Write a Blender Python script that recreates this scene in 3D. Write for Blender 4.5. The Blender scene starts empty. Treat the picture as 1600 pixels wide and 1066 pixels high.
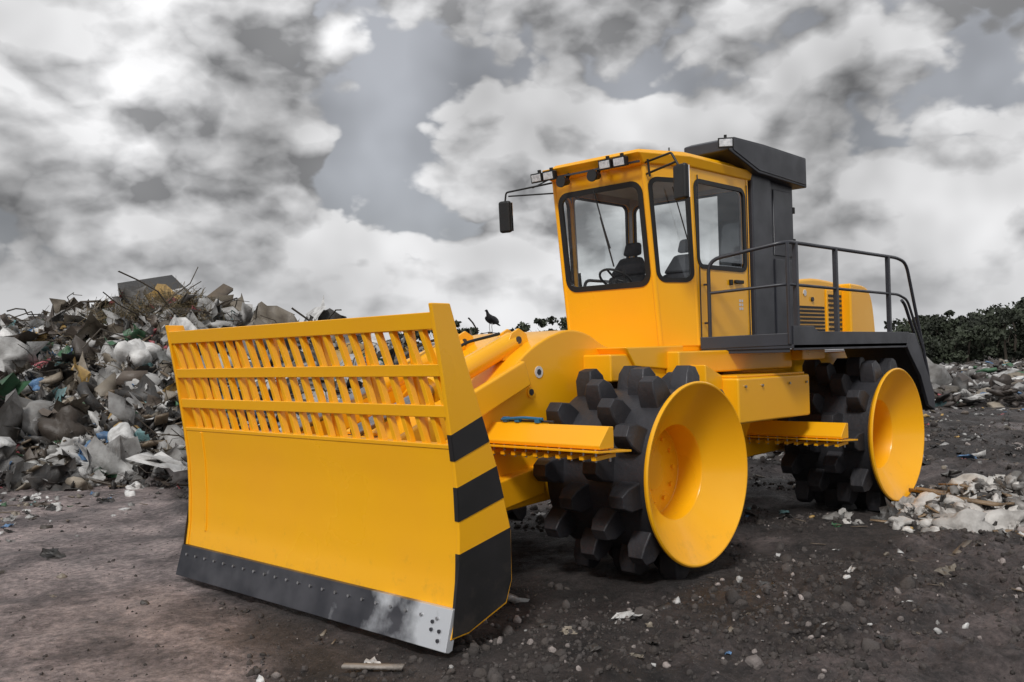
import bpy, bmesh, math, random
import numpy as np
from mathutils import Vector, Matrix
random.seed(7); rng=np.random.default_rng(7)
scene=bpy.context.scene
scene.view_settings.view_transform='Standard'
scene.view_settings.look='None'
scene.view_settings.exposure=0
CX,CY,CZ=7.16,6.46,1.99
def ud(u,d): return (CX-.688*u-.725*d, CY+.725*u-.688*d)
def to_ud(x,y):
    rx=x-CX; ry=y-CY
    return (-.688*rx+.725*ry, -.725*rx-.688*ry)
# ------------------------------------------------------------ materials
def nd(nt,t,**k):
    n=nt.nodes.new(t)
    for a,b in k.items(): setattr(n,a,b)
    return n
def mat(name,col,rough=.5,metal=0,col2=None,scale=3,bump=0,bscale=40,coat=0,rvar=.0,detail=4,contrast=(.35,.65)):
    m=bpy.data.materials.new(name); m.use_nodes=True; nt=m.node_tree; b=nt.nodes['Principled BSDF']
    b.inputs['Roughness'].default_value=rough; b.inputs['Metallic'].default_value=metal
    b.inputs['Coat Weight'].default_value=coat; b.inputs['Coat Roughness'].default_value=.12
    tc=nd(nt,'ShaderNodeTexCoord')
    if col2 is None: col2=tuple(c*.8 for c in col)
    n=nd(nt,'ShaderNodeTexNoise'); n.inputs['Scale'].default_value=scale; n.inputs['Detail'].default_value=detail
    nt.links.new(tc.outputs['Object'],n.inputs['Vector'])
    r=nd(nt,'ShaderNodeValToRGB'); r.color_ramp.elements[0].position=contrast[0]; r.color_ramp.elements[1].position=contrast[1]
    r.color_ramp.elements[0].color=(*col2,1); r.color_ramp.elements[1].color=(*col,1)
    nt.links.new(n.outputs['Fac'],r.inputs['Fac']); nt.links.new(r.outputs['Color'],b.inputs['Base Color'])
    if rvar:
        mr=nd(nt,'ShaderNodeMapRange'); mr.inputs['To Min'].default_value=rough+rvar; mr.inputs['To Max'].default_value=max(.05,rough-rvar)
        mr.inputs['From Min'].default_value=.3; mr.inputs['From Max'].default_value=.7
        nt.links.new(n.outputs['Fac'],mr.inputs['Value']); nt.links.new(mr.outputs['Result'],b.inputs['Roughness'])
    if bump:
        n2=nd(nt,'ShaderNodeTexNoise'); n2.inputs['Scale'].default_value=bscale; n2.inputs['Detail'].default_value=3
        nt.links.new(tc.outputs['Object'],n2.inputs['Vector'])
        bp=nd(nt,'ShaderNodeBump'); bp.inputs['Strength'].default_value=bump; bp.inputs['Distance'].default_value=.02
        nt.links.new(n2.outputs['Fac'],bp.inputs['Height']); nt.links.new(bp.outputs['Normal'],b.inputs['Normal'])
    return m
def add_dirt(m,z1,z0,lo,hi,col,amt,scale=7):
    nt=m.node_tree; b=nt.nodes['Principled BSDF']
    src=b.inputs['Base Color'].links[0].from_socket
    g=nd(nt,'ShaderNodeNewGeometry'); sp=nd(nt,'ShaderNodeSeparateXYZ'); nt.links.new(g.outputs['Position'],sp.inputs[0])
    n=nd(nt,'ShaderNodeTexNoise'); n.inputs['Scale'].default_value=scale; n.inputs['Detail'].default_value=6; n.inputs['Roughness'].default_value=.7
    nt.links.new(g.outputs['Position'],n.inputs['Vector'])
    mr=nd(nt,'ShaderNodeMapRange'); mr.inputs['From Min'].default_value=z1; mr.inputs['From Max'].default_value=z0; mr.inputs['To Min'].default_value=lo; mr.inputs['To Max'].default_value=hi
    nt.links.new(sp.outputs['Z'],mr.inputs['Value'])
    ad=nd(nt,'ShaderNodeMath',operation='ADD'); nt.links.new(n.outputs['Fac'],ad.inputs[0]); nt.links.new(mr.outputs['Result'],ad.inputs[1])
    r=nd(nt,'ShaderNodeMapRange'); r.inputs['From Min'].default_value=.55; r.inputs['From Max'].default_value=.8; r.inputs['To Max'].default_value=amt
    nt.links.new(ad.outputs[0],r.inputs['Value'])
    mx=nd(nt,'ShaderNodeMix',data_type='RGBA'); nt.links.new(r.outputs['Result'],mx.inputs['Factor']); nt.links.new(src,mx.inputs['A']); mx.inputs['B'].default_value=(*col,1)
    nt.links.new(mx.outputs['Result'],b.inputs['Base Color'])
M_Y=mat('yellow_paint',(.96,.465,.006),.33,0,(.94,.435,.006),1.2,0,60,.25,.07); add_dirt(M_Y,1.2,.1,-.2,.07,(.22,.13,.05),.28)
M_DK=mat('dark_grey_paint',(.036,.038,.048),.42,0,(.026,.027,.034),3,0,80,.1,.08)
M_BK=mat('black_rubber',(.012,.012,.013),.5,0,(.008,.008,.008),5)
M_STR=mat('black_stripe_paint',(.018,.017,.018),.4,0,(.012,.012,.012),4); add_dirt(M_STR,.9,.1,-.15,.12,(.07,.055,.045),.5)
M_DRUM=mat('drum_steel',(.045,.045,.052),.5,.2,(.022,.022,.026),2.5,.25,25,0,.1,5); add_dirt(M_DRUM,1.6,.0,-.12,.12,(.065,.054,.048),.6,9)
M_ST=mat('bolt_steel',(.5,.5,.52),.35,.9,(.3,.3,.3),8)
M_SEAT=mat('seat_fabric',(.035,.037,.045),.8,0,(.02,.02,.024),10)
M_GREY=mat('grey_plastic',(.40,.40,.41),.5)
M_WHITE=mat('white_trim',(.75,.75,.75),.5)
M_BLUE=mat('blue_hose',(.02,.16,.32),.4)
M_MIR=mat('mirror_glass',(.8,.8,.8),.04,1,(.8,.8,.8))
M_LENS=mat('lamp_lens',(.85,.87,.9),.12,.3,(.55,.57,.6),30,0,60,.5)
def glass_mat():
    m=bpy.data.materials.new('window_glass'); m.use_nodes=True; nt=m.node_tree; nt.nodes.clear()
    o=nd(nt,'ShaderNodeOutputMaterial'); t=nd(nt,'ShaderNodeBsdfTransparent'); t.inputs[0].default_value=(.95,.97,.97,1)
    g=nd(nt,'ShaderNodeBsdfGlossy'); g.inputs['Roughness'].default_value=.02; g.inputs['Color'].default_value=(.9,.95,1,1)
    f=nd(nt,'ShaderNodeFresnel'); f.inputs['IOR'].default_value=1.5
    mx=nd(nt,'ShaderNodeMixShader'); nt.links.new(f.outputs[0],mx.inputs[0]); nt.links.new(t.outputs[0],mx.inputs[1]); nt.links.new(g.outputs[0],mx.inputs[2]); nt.links.new(mx.outputs[0],o.inputs[0])
    return m
M_GL=glass_mat()
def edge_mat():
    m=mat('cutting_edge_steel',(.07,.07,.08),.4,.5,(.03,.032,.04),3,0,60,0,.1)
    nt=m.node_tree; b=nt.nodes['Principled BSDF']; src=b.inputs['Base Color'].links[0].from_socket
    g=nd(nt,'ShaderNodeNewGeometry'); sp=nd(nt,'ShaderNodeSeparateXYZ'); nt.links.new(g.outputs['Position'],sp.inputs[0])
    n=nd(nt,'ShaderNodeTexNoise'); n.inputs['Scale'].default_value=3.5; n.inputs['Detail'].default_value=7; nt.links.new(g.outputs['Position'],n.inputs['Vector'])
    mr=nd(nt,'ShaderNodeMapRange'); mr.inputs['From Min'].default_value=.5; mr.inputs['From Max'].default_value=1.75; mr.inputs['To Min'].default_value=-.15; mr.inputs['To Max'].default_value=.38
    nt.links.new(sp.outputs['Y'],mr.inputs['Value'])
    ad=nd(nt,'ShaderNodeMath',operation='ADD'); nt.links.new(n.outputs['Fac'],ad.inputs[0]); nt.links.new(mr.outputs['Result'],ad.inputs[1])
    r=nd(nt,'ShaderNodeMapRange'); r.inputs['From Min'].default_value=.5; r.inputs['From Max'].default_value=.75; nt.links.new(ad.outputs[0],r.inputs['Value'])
    mx=nd(nt,'ShaderNodeMix',data_type='RGBA'); nt.links.new(r.outputs['Result'],mx.inputs['Factor']); nt.links.new(src,mx.inputs['A']); mx.inputs['B'].default_value=(.62,.64,.67,1)  # bright reflection towards the left end plate, painted into the base colour
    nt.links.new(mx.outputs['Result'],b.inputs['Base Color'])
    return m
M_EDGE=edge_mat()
# ------------------------------------------------------------ mesh helpers
def new_empty(name):
    e=bpy.data.objects.new(name,None); scene.collection.objects.link(e); return e
ROOT=new_empty('landfill_compactor')
def finish(name,bm,m,parent=ROOT,bevel=0,smooth=False,angle=35):
    bmesh.ops.recalc_face_normals(bm,faces=bm.faces)
    me=bpy.data.meshes.new(name); bm.to_mesh(me); bm.free()
    ob=bpy.data.objects.new(name,me); scene.collection.objects.link(ob)
    me.materials.append(m); ob.parent=parent
    if bevel:
        b=ob.modifiers.new('b','BEVEL'); b.width=bevel; b.segments=2; b.limit_method='ANGLE'; b.angle_limit=math.radians(30); b.harden_normals=True
        smooth=True
    if smooth:
        for p in me.polygons: p.use_smooth=True
        try: me.set_sharp_from_angle(angle=math.radians(angle))
        except Exception: pass
    return ob
def loft(name,a,b,m,parent=ROOT,bevel=.008,smooth=False):
    bm=bmesh.new(); va=[bm.verts.new(p) for p in a]; vb=[bm.verts.new(p) for p in b]; n=len(a)
    bm.faces.new(va[::-1]); bm.faces.new(vb)
    for i in range(n): bm.faces.new((va[i],va[(i+1)%n],vb[(i+1)%n],vb[i]))
    return finish(name,bm,m,parent,bevel,smooth)
def box(name,x0,x1,y0,y1,z0,z1,m,parent=ROOT,bevel=.008):
    return loft(name,[(x0,y0,z0),(x1,y0,z0),(x1,y1,z0),(x0,y1,z0)],[(x0,y0,z1),(x1,y0,z1),(x1,y1,z1),(x0,y1,z1)],m,parent,bevel)
def prism_y(name,pts,y0,y1,m,parent=ROOT,bevel=.008): return loft(name,[(x,y0,z) for x,z in pts],[(x,y1,z) for x,z in pts],m,parent,bevel)
def prism_z(name,pts,z0,z1,m,parent=ROOT,bevel=.008): return loft(name,[(x,y,z0) for x,y in pts],[(x,y,z1) for x,y in pts],m,parent,bevel)
def obox(name,c,s,rot,m,parent=ROOT,bevel=.006):
    bm=bmesh.new(); bmesh.ops.create_cube(bm,size=1)
    from mathutils import Euler
    Mx=Matrix.Translation(c)@Euler(rot).to_matrix().to_4x4()@Matrix.Diagonal((*s,1))
    bmesh.ops.transform(bm,matrix=Mx,verts=bm.verts); return finish(name,bm,m,parent,bevel)
def beam(name,p0,p1,w,h,m,parent=ROOT,bevel=.01):
    p0=Vector(p0);p1=Vector(p1); d=(p1-p0); q=d.to_track_quat('X','Z')
    bm=bmesh.new(); bmesh.ops.create_cube(bm,size=1)
    bmesh.ops.transform(bm,matrix=Matrix.Translation((p0+p1)/2)@q.to_matrix().to_4x4()@Matrix.Diagonal((d.length,w,h,1)),verts=bm.verts)
    return finish(name,bm,m,parent,bevel)
def tube(name,pts,r,m,parent=ROOT,seg=12,r2=None):
    pts=[Vector(p) for p in pts]; bm=bmesh.new(); rings=[]
    prev=None
    for i,p in enumerate(pts):
        if i==0: t=pts[1]-p
        elif i==len(pts)-1: t=p-pts[i-1]
        else: t=(pts[i+1]-p).normalized()+(p-pts[i-1]).normalized()
        t.normalize()
        if prev is None: n=t.orthogonal().normalized()
        else: n=(prev-t*prev.dot(t)).normalized()
        prev=n; b=t.cross(n)
        rr=r if r2 is None else r+(r2-r)*i/(len(pts)-1)
        rings.append([bm.verts.new(p+(n*math.cos(a)+b*math.sin(a))*rr) for a in [2*math.pi*j/seg for j in range(seg)]])
    for A,B in zip(rings,rings[1:]):
        for j in range(seg): bm.faces.new((A[j],A[(j+1)%seg],B[(j+1)%seg],B[j]))
    bm.faces.new(rings[0][::-1]); bm.faces.new(rings[-1])
    return finish(name,bm,m,parent,0,True,50)
def rounded(pts,r=.12,k=5):
    pts=[Vector(p) for p in pts]; out=[pts[0]]
    for i in range(1,len(pts)-1):
        a=pts[i-1]-pts[i]; b=pts[i+1]-pts[i]; ra=min(r,a.length*.45); rb=min(r,b.length*.45)
        A=pts[i]+a.normalized()*ra; B=pts[i]+b.normalized()*rb
        for j in range(k+1):
            t=j/k; out.append(A*(1-t)**2+pts[i]*2*t*(1-t)+B*t*t)
    out.append(pts[-1]); return out
def cyl(name,p0,p1,r,m,parent=ROOT,seg=20,r2=None): return tube(name,[p0,p1],r,m,parent,seg,r2)
def join(obs,name):
    dg=bpy.context.evaluated_depsgraph_get(); bm=bmesh.new(); mats=[]
    for o in obs:
        e=o.evaluated_get(dg); me=bpy.data.meshes.new_from_object(e); mm=o.data.materials[0]
        if mm not in mats: mats.append(mm)
        for p in me.polygons: p.material_index=mats.index(mm)
        me.transform(o.matrix_local); bm.from_mesh(me)
    par=obs[0].parent
    me=bpy.data.meshes.new(name); bm.to_mesh(me); bm.free()
    for mm in mats: me.materials.append(mm)
    for o in obs: bpy.data.objects.remove(o)
    ob=bpy.data.objects.new(name,me); scene.collection.objects.link(ob); ob.parent=par; return ob
def lathe_y(name,prof,xc,zc,m,seg=72,parent=ROOT,sgn=1):
    bm=bmesh.new(); rings=[]
    for r,y in prof:
        if r<1e-4: rings.append([bm.verts.new((xc,y*sgn,zc))])
        else: rings.append([bm.verts.new((xc+r*math.cos(2*math.pi*j/seg),y*sgn,zc+r*math.sin(2*math.pi*j/seg))) for j in range(seg)])
    for A,B in zip(rings,rings[1:]):
        for j in range(seg):
            a0=A[j%len(A)];a1=A[(j+1)%len(A)];b0=B[j%len(B)];b1=B[(j+1)%len(B)]
            f=[]
            for v in (a0,a1,b1,b0):
                if v not in f: f.append(v)
            if len(f)>2: bm.faces.new(f)
    return finish(name,bm,m,parent,0,True,25)
# ------------------------------------------------------------ wheels
ZC=.92
def wheel(name,xc,sgn,ph):
    w=new_empty(name); w.parent=ROOT
    lathe_y('drum_barrel',[(0,.74),(.70,.74),(.74,.76),(.742,1.83)],xc,ZC,M_DRUM,96,w,sgn)
    lathe_y('rim_dish',[(.735,1.825),(.79,1.862),(.808,1.88),(.812,1.90),(.80,1.912),(.788,1.910),(.78,1.898),(.425,1.655),(.418,1.64),(.415,1.40),(.41,1.395),(.18,1.395),(.178,1.41),(0,1.41)],xc,ZC,M_Y,96,w,sgn)
    bm=bmesh.new(); rows=[.86,1.14,1.42,1.69]; nT=10
    for ri,y in enumerate(rows):
        for k in range(nT):
            a=2*math.pi*(k+(ri%2)*.5+ph)/nT + (ri*.03)
            er=Vector((math.cos(a),0,math.sin(a))); et=Vector((-math.sin(a),0,math.cos(a))); ey=Vector((0,1,0))
            C=Vector((xc,y*sgn,ZC))
            def P(t,yy,r): return bm.verts.new(C+et*t+ey*yy+er*r)
            hw=.093; ht=.100
            lv=[(ht*1.2,hw*1.08,.70),(ht*1.02,hw,.875),(ht*.5,hw*.78,.955)]
            rg=[]
            for li,(t,yy,r) in enumerate(lv):
                cy=.88
                rg.append([P(t,yy*cy,r),P(t*cy,yy,r),P(-t*cy,yy,r),P(-t,yy*cy,r),P(-t,-yy*cy,r),P(-t*cy,-yy,r),P(t*cy,-yy,r),P(t,-yy*cy,r)])
            for A,B in zip(rg,rg[1:]):
                for j in range(8): bm.faces.new((A[j],A[(j+1)%8],B[(j+1)%8],B[j]))
            bm.faces.new(rg[-1])
    finish('compactor_teeth',bm,M_DRUM,w,.008)
    bl=[]
    for k in range(12):
        a=2*math.pi*k/12
        p=(xc+.31*math.cos(a),1.39*sgn,ZC+.31*math.sin(a)); q=(p[0],1.42*sgn,p[2]); bl.append(cyl('bolt',p,q,.02,M_Y,w,6))
    join(bl,'hub_bolts')
XR=-4.45
wheel('front_wheel_left',0,1,.1); wheel('front_wheel_right',0,-1,.4); wheel('rear_wheel_left',XR,1,.3); wheel('rear_wheel_right',XR,-1,.6)
for x in (0,XR): cyl('axle',(x,-.8,ZC),(x,.8,ZC),.28,M_Y)
# ------------------------------------------------------------ blade
bl=new_empty('blade'); bl.parent=ROOT
PR=[(2.32,2.96),(1.9,2.875),(1.4,2.80),(1.1,2.765),(.8,2.755),(.5,2.765),(.27,2.80),(.03,2.885)]
def px(z):
    for (z0,x0),(z1,x1) in zip(PR,PR[1:]):
        if z<=z0 and z>=z1: return x0+(x1-x0)*(z0-z)/(z0-z1)
    return PR[0][1] if z>PR[0][0] else PR[-1][1]
YL,YR=-1.95,1.72
def strip(name,z1,z0,th,m,y0=YL,y1=YR,off=0,n=8,bev=.006):
    zs=[z1+(z0-z1)*i/n for i in range(n+1)]
    pts=[(px(z)+off,z) for z in zs]+[(px(z)+off-th,z) for z in zs[::-1]]
    return prism_y(name,pts,y0,y1,m,bl,bev)
strip('mouldboard',1.40,.27,.06,M_Y,n=14)
strip('top_rail',2.30,2.185,.12,M_Y,n=2)
strip('grille_rail_upper',1.95,1.865,.05,M_Y,n=2,off=.004)
strip('grille_rail_lower',1.67,1.585,.05,M_Y,n=2,off=.004)
strip('panel_lip',1.402,1.37,.10,M_Y,n=2,off=.006)
sl=[]
ns=23
for i in range(ns):
    y=YL+.0+(YR-YL-.17)*i/(ns-1)
    lo=.19
    zs=[2.2,1.9,1.65,1.39]
    bm=bmesh.new(); rg=[]
    for z in zs:
        yy=min(YR-.03,y+lo*(2.2-z)/.81); x=px(z)-.012; t=.042; dp=.05
        rg.append([bm.verts.new(p) for p in ((x,yy,z),(x,yy+t,z),(x-dp,yy+t,z),(x-dp,yy,z))])
    for A,B in zip(rg,rg[1:]):
        for j in range(4): bm.faces.new((A[j],A[(j+1)%4],B[(j+1)%4],B[j]))
    bm.faces.new(rg[0]); bm.faces.new(rg[-1][::-1])
    sl.append(finish('slat',bm,M_Y,bl,.004))
join(sl,'grille_slats')
strip('end_rib',1.36,.45,.0+.07,M_Y,YL+.27,YL+.30,.012,10)
def endplate(name,y0,y1):
    zs=[2.36,1.9,1.4,1.1,.8,.5,.27,.10]
    fr=[(px(z)+.012,z) for z in zs]
    return prism_y(name,fr+[(2.70,.11),(2.32,.24),(2.26,.40),(2.26,.75),(2.38,1.2),(2.49,1.5),(2.66,1.95),(2.80,2.36)],y0,y1,M_Y,bl,.008)
endplate('end_plate_left',YR,YR+.035); endplate('end_plate_right',YL-.035,YL)
def rear_x(z):
    R=[(2.36,2.80),(1.95,2.66),(1.5,2.49),(1.2,2.38),(.75,2.26),(.40,2.26),(.24,2.32),(.11,2.70)]
    for (z0,x0),(z1,x1) in zip(R,R[1:]):
        if z1<=z<=z0: return x0+(x1-x0)*(z0-z)/(z0-z1)
    return 2.3
def stripe(name,f1,f0,tilt,last=False):
    top=[];bot=[]; n=6
    for i in range(n+1):
        t=i/n
        def P(zf):
            xf=px(zf)+.008
            zr=zf+tilt
            xr=rear_x(min(zr,2.3))+.006
            return (xf+(xr-xf)*t, zf+(zr-zf)*t)
        top.append(P(f1)); bot.append(P(f0))
    if last: bot=[(px(.11),.115),(2.70,.125),(2.335,.255),(2.275,.40),(2.27,.6)]
    for nm,ya,yb in (('hazard_stripe',YR+.0355,YR+.039),('hazard_stripe_far',YL-.039,YL-.0355)):
        prism_y(nm,top+bot[::-1],ya,yb,M_STR,bl,0)
stripe('a',1.47,1.29,.11); stripe('b',1.11,.88,.11)
stripe('c',.66,.2,.11,True)
for z1,z0 in ((1.47,1.29),(1.11,.88),(.66,.28)):
    strip('stripe_edge',z1,z0,.02,M_STR,YR-.001,YR+.036,.016,4,0)
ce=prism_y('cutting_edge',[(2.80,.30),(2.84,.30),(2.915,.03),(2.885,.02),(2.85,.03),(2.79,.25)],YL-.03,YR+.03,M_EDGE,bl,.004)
bo=[]
for i in range(22):
    y=YL+.1+(YR-YL-.2)*i/21
    z=.225; x=2.84+(.30-z)*.278
    bo.append(cyl('b',(x-.01,y,z),(x+.012,y,z+.004),.012,M_ST,bl,8))
for dy,z in ((.06,.15),(.14,.15),(.06,.09),(.14,.2)):
    x=2.84+(.30-z)*.278; bo.append(cyl('b',(x-.01,YR-dy,z),(x+.012,YR-dy,z+.003),.013,M_DK,bl,8))
join(bo,'edge_bolts')
for i,y in enumerate((-1.5,-.95,-.4,.3,.85,1.35)):
    prism_y('back_rib',[(2.72,.3),(2.70,1.35),(2.55,1.2),(2.50,.45)],y-.02,y+.02,M_Y,bl,.005)
    beam('grille_backstay',(2.68,y,1.38),(2.82,y,2.22),.04,.06,M_Y,bl)
box('back_beam_lower',2.38,2.72,YL+.1,YR-.1,.45,.68,M_Y,bl,.02)
box('back_beam_upper',2.50,2.74,YL+.1,YR-.1,1.12,1.3,M_Y,bl,.02)
for s in (-1,1):
    beam('push_arm',(2.5,s*.8,.66),(.7,s*.62,.86),.14,.26,M_Y,bl,.02)
    prism_y('arm_bracket',[(2.6,.5),(2.6,1.25),(2.25,1.22),(1.85,.95),(1.9,.6)],s*.86-.02,s*.86+.02,M_Y,bl,.01)
    cyl('bracket_pin',(2.05,s*.86-.06,.8),(2.05,s*.86+.06,.8),.06,M_DK,bl)
    cyl('lift_cylinder',(.75,s*.36,2.12),(1.75,s*.40,1.74),.10,M_Y,bl,24)
    cyl('lift_cylinder_rod',(1.7,s*.40,1.76),(2.62,s*.42,1.42),.05,M_ST,bl,20)
    cyl('cylinder_gland',(1.70,s*.40,1.76),(1.80,s*.40,1.72),.115,M_Y,bl,24)
    tube('cylinder_hose',rounded([(.9,s*.36,2.2),(1.3,s*.30,2.12),(1.65,s*.30,1.9),(1.72,s*.36,1.86)],.1),.014,M_BK,bl,8)
    beam('lift_arm',(.9,s*.68,1.84),(2.55,s*.74,1.22),.07,.24,M_Y,bl,.02)
    for y in (.29,.43): prism_y('cylinder_lug',[(.55,2.0),(.62,2.20),(.72,2.25),(.83,2.20),(.95,1.95)],s*y-.015,s*y+.015,M_Y,bl,.006)
    cyl('lug_pin',(.74,s*.27,2.14),(.74,s*.46,2.14),.035,M_DK,bl)
# ------------------------------------------------------------ chassis
def smoothpts(pts,k=4):
    out=[];n=len(pts)
    for i in range(n-1):
        p0=pts[max(0,i-1)];p1=pts[i];p2=pts[i+1];p3=pts[min(n-1,i+2)]
        for j in range(k):
            t=j/k
            out.append(tuple(.5*((2*b)+(-a+c)*t+(2*a-5*b+4*c-d)*t*t+(-a+3*b-3*c+d)*t**3) for a,b,c,d in zip(p0,p1,p2,p3)))
    out.append(pts[-1]); return out
top=smoothpts([(1.62,1.0),(1.50,1.40),(1.15,1.76),(.75,2.06),(.30,2.22),(-.05,2.2),(-.40,2.06),(-1.0,2.0)],5)
prism_y('front_frame',top+[(-1.5,1.98),(-1.5,.75),(1.1,.62),(1.55,.75)],-.62,.62,M_Y,ROOT,.02)
box('front_subframe',-1.45,.0,-.95,.95,1.72,1.985,M_Y,bevel=.02)
prism_y('frame_gusset',[(-1.2,2.06),(-.2,2.05),(-.35,1.86),(-1.2,1.80)],.60,.98,M_Y,ROOT,.015)
cyl('frame_port',(.78,.60,1.66),(.78,.634,1.66),.05,M_Y); cyl('frame_port_inner',(.78,.62,1.66),(.78,.638,1.66),.03,M_DK)
cyl('frame_label',(.66,.60,1.84),(.66,.626,1.84),.055,M_WHITE,ROOT,24); cyl('frame_label_mark',(.66,.62,1.84),(.66,.629,1.84),.03,M_DK,ROOT,6)
box('articulation_block',-2.3,-1.5,-.5,.5,.8,1.75,M_Y,bevel=.03)
box('main_beam',-3.3,-.9,-1.12,1.12,1.77,2.0,M_Y,bevel=.02)
box('cross_beam_upper',-3.9,-3.31,-1.25,1.25,1.86,1.995,M_Y,bevel=.015)
box('tank_box',-3.0,-1.42,.62,1.48,1.24,1.71,M_Y,bevel=.025)
box('tank_box_right',-3.0,-1.42,-1.48,-.62,1.24,1.71,M_Y,bevel=.025)
box('tank_lid',-2.95,-1.47,.9,1.44,1.712,1.735,M_Y,bevel=.006)
prism_y('tank_bracket',[(-1.42,1.74),(-1.1,1.86),(-1.1,1.2),(-1.42,1.05)],.9,1.3,M_Y,ROOT,.015)
for x in (-2.9,-2.5,-1.9,-1.55):
    cyl('tank_bolt',(x,1.47,1.62),(x,1.50,1.62),.014,M_ST,ROOT,8)
for k,z in enumerate((1.3,1.38,1.45)):
    tube('frame_hose',rounded([(-1.0,.7,z+.2),(-1.15,1.0,z),(-1.5,.9,z-.25),(-2.1,.7,z-.3)],.15),.018,M_BK,ROOT,8)
prism_y('rear_frame',[(-2.3,.9),(-2.3,1.6),(-2.9,1.9),(-6.1,1.95),(-6.25,1.2),(-5.6,.75),(-3,.7)],-.62,.62,M_Y,ROOT,.02)
def scraper(x,z,y0,y1,dirx,name):
    e=new_empty(name); e.parent=ROOT
    for s in (1,-1):
        ya,yb=sorted((s*y0,s*y1))
        prism_y('bar',[(x-dirx*.06,z+.14),(x+dirx*.0,z+.145),(x+dirx*.13,z+.0),(x+dirx*.12,z-.03),(x-dirx*.06,z-.03)],ya,yb,M_Y,e,.008)
        prism_y('lip_plate',[(x+dirx*.17,z-.035),(x+dirx*.17,z-.052),(x-dirx*.26,z-.075),(x-dirx*.26,z-.058)],ya-.02,yb+.02,M_Y,e,.003)
        obs=[]
        n=11
        for i in range(n):
            y=ya+.06+(yb-ya-.12)*i/(n-1)
            obs.append(obox('finger',(x-dirx*.0,y,z-.095),(.26,.045,.035),(0,dirx*.05,0),M_Y,e,.004))
            obs.append(cyl('bolt',(x+dirx*.10,y,z-.13),(x+dirx*.10,y,z-.02),.011,M_ST,e,8))
            obs.append(cyl('bolt',(x-dirx*.08,y,z-.14),(x-dirx*.08,y,z-.02),.011,M_ST,e,8))
        join(obs,'fingers')
        beam('support',(x,s*.55,z+.02),(x-dirx*.5,s*.55,z+.1),.12,.14,M_Y,e,.01)
scraper(1.28,1.28,.55,1.9,1,'front_scraper')
scraper(-3.2,1.0,.45,1.8,1,'rear_scraper')
tube('hydraulic_hose',rounded([(1.29,.75,1.45),(1.29,1.0,1.47),(1.27,1.2,1.46)],.05),.013,M_BLUE)
for y in (.78,.92,1.15): obox('valve',(1.27,y,1.45),(.05,.05,.045),(0,0,0),M_BLUE)
tube('hydraulic_pipe',[(1.25,.7,1.44),(1.25,1.3,1.44)],.01,M_DK)
# ------------------------------------------------------------ deck
for s,yo in ((1,1.74),(-1,1.30)):
    pts=[(-1.72,s*.87),(-2.12,s*yo),(-5.35,s*yo),(-5.35,s*.87)]
    prism_z('deck_plate',pts if s>0 else pts[::-1],2.0,2.04,M_DK,ROOT,.004)
    a,b=sorted((s*yo,s*(yo-.03)))
    prism_y('deck_fascia',[(-2.13,1.98),(-2.13,2.24),(-2.6,2.24),(-2.7,2.18),(-5.3,2.18),(-5.36,1.98)],a,b,M_DK,ROOT,.005)
    beam('deck_front_lip',(-1.72,s*.86,2.08),(-2.12,s*(yo-.02),2.10),.03,.13,M_DK,ROOT,.006)
prism_z('deck_gusset',[(-2.12,1.70),(-1.78,.95),(-2.6,1.2)],1.96,1.999,M_DK,ROOT,.004)
prism_y('rear_fender',[(-5.3,2.17),(-5.5,2.16),(-6.12,1.35),(-6.14,1.12),(-6.08,1.12),(-6.05,1.33),(-5.45,2.08),(-5.3,2.0)],.75,1.74,M_DK,ROOT,.006)
prism_y('rear_fender_cheek',[(-5.3,2.165),(-5.5,2.155),(-6.12,1.35),(-6.13,1.12),(-5.9,1.2),(-5.65,1.6),(-5.3,1.9),(-5.2,2.0)],1.70,1.745,M_DK,ROOT,.006)
prism_y('rear_fender_far',[(-5.3,2.17),(-5.5,2.16),(-6.12,1.35),(-6.14,1.12),(-6.08,1.12),(-6.05,1.33),(-5.45,2.08),(-5.3,2.0)],-1.3,-.75,M_DK,ROOT,.006)
R=.021
ry=1.71
tube('handrail_top',rounded([(-1.77,.95,2.05),(-1.77,.95,2.98),(-2.08,ry,3.13),(-5.05,ry,3.13),(-5.35,ry,3.08),(-6.0,ry,1.62),(-6.05,ry,1.3)],.14),R,M_DK)
tube('handrail_mid',rounded([(-1.77,.95,2.62),(-2.08,ry,2.68),(-5.05,ry,2.66),(-5.35,ry,2.6),(-5.88,ry,1.9)],.1),R*.8,M_DK)
for x in (-2.28,-3.25,-4.75,): box('handrail_post',x-.026,x+.026,ry-.028,ry+.022,2.04,3.13,M_DK,ROOT,.006)
tube('handrail_post_corner',[(-2.10,ry,2.05),(-2.10,ry,3.12)],R,M_DK)
tube('handrail_far',rounded([(-2.35,-1.25,2.05),(-2.35,-1.25,2.95),(-5.2,-1.25,2.95),(-5.2,-1.25,2.05)],.12),R,M_DK)
tube('handrail_far_mid',[(-2.35,-1.25,2.55),(-5.2,-1.25,2.55)],R*.8,M_DK)
tube('step_rail',rounded([(-5.45,1.60,2.6),(-5.55,1.60,2.55),(-6.16,1.60,1.75),(-6.2,1.60,1.1)],.08),R,M_DK)
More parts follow.
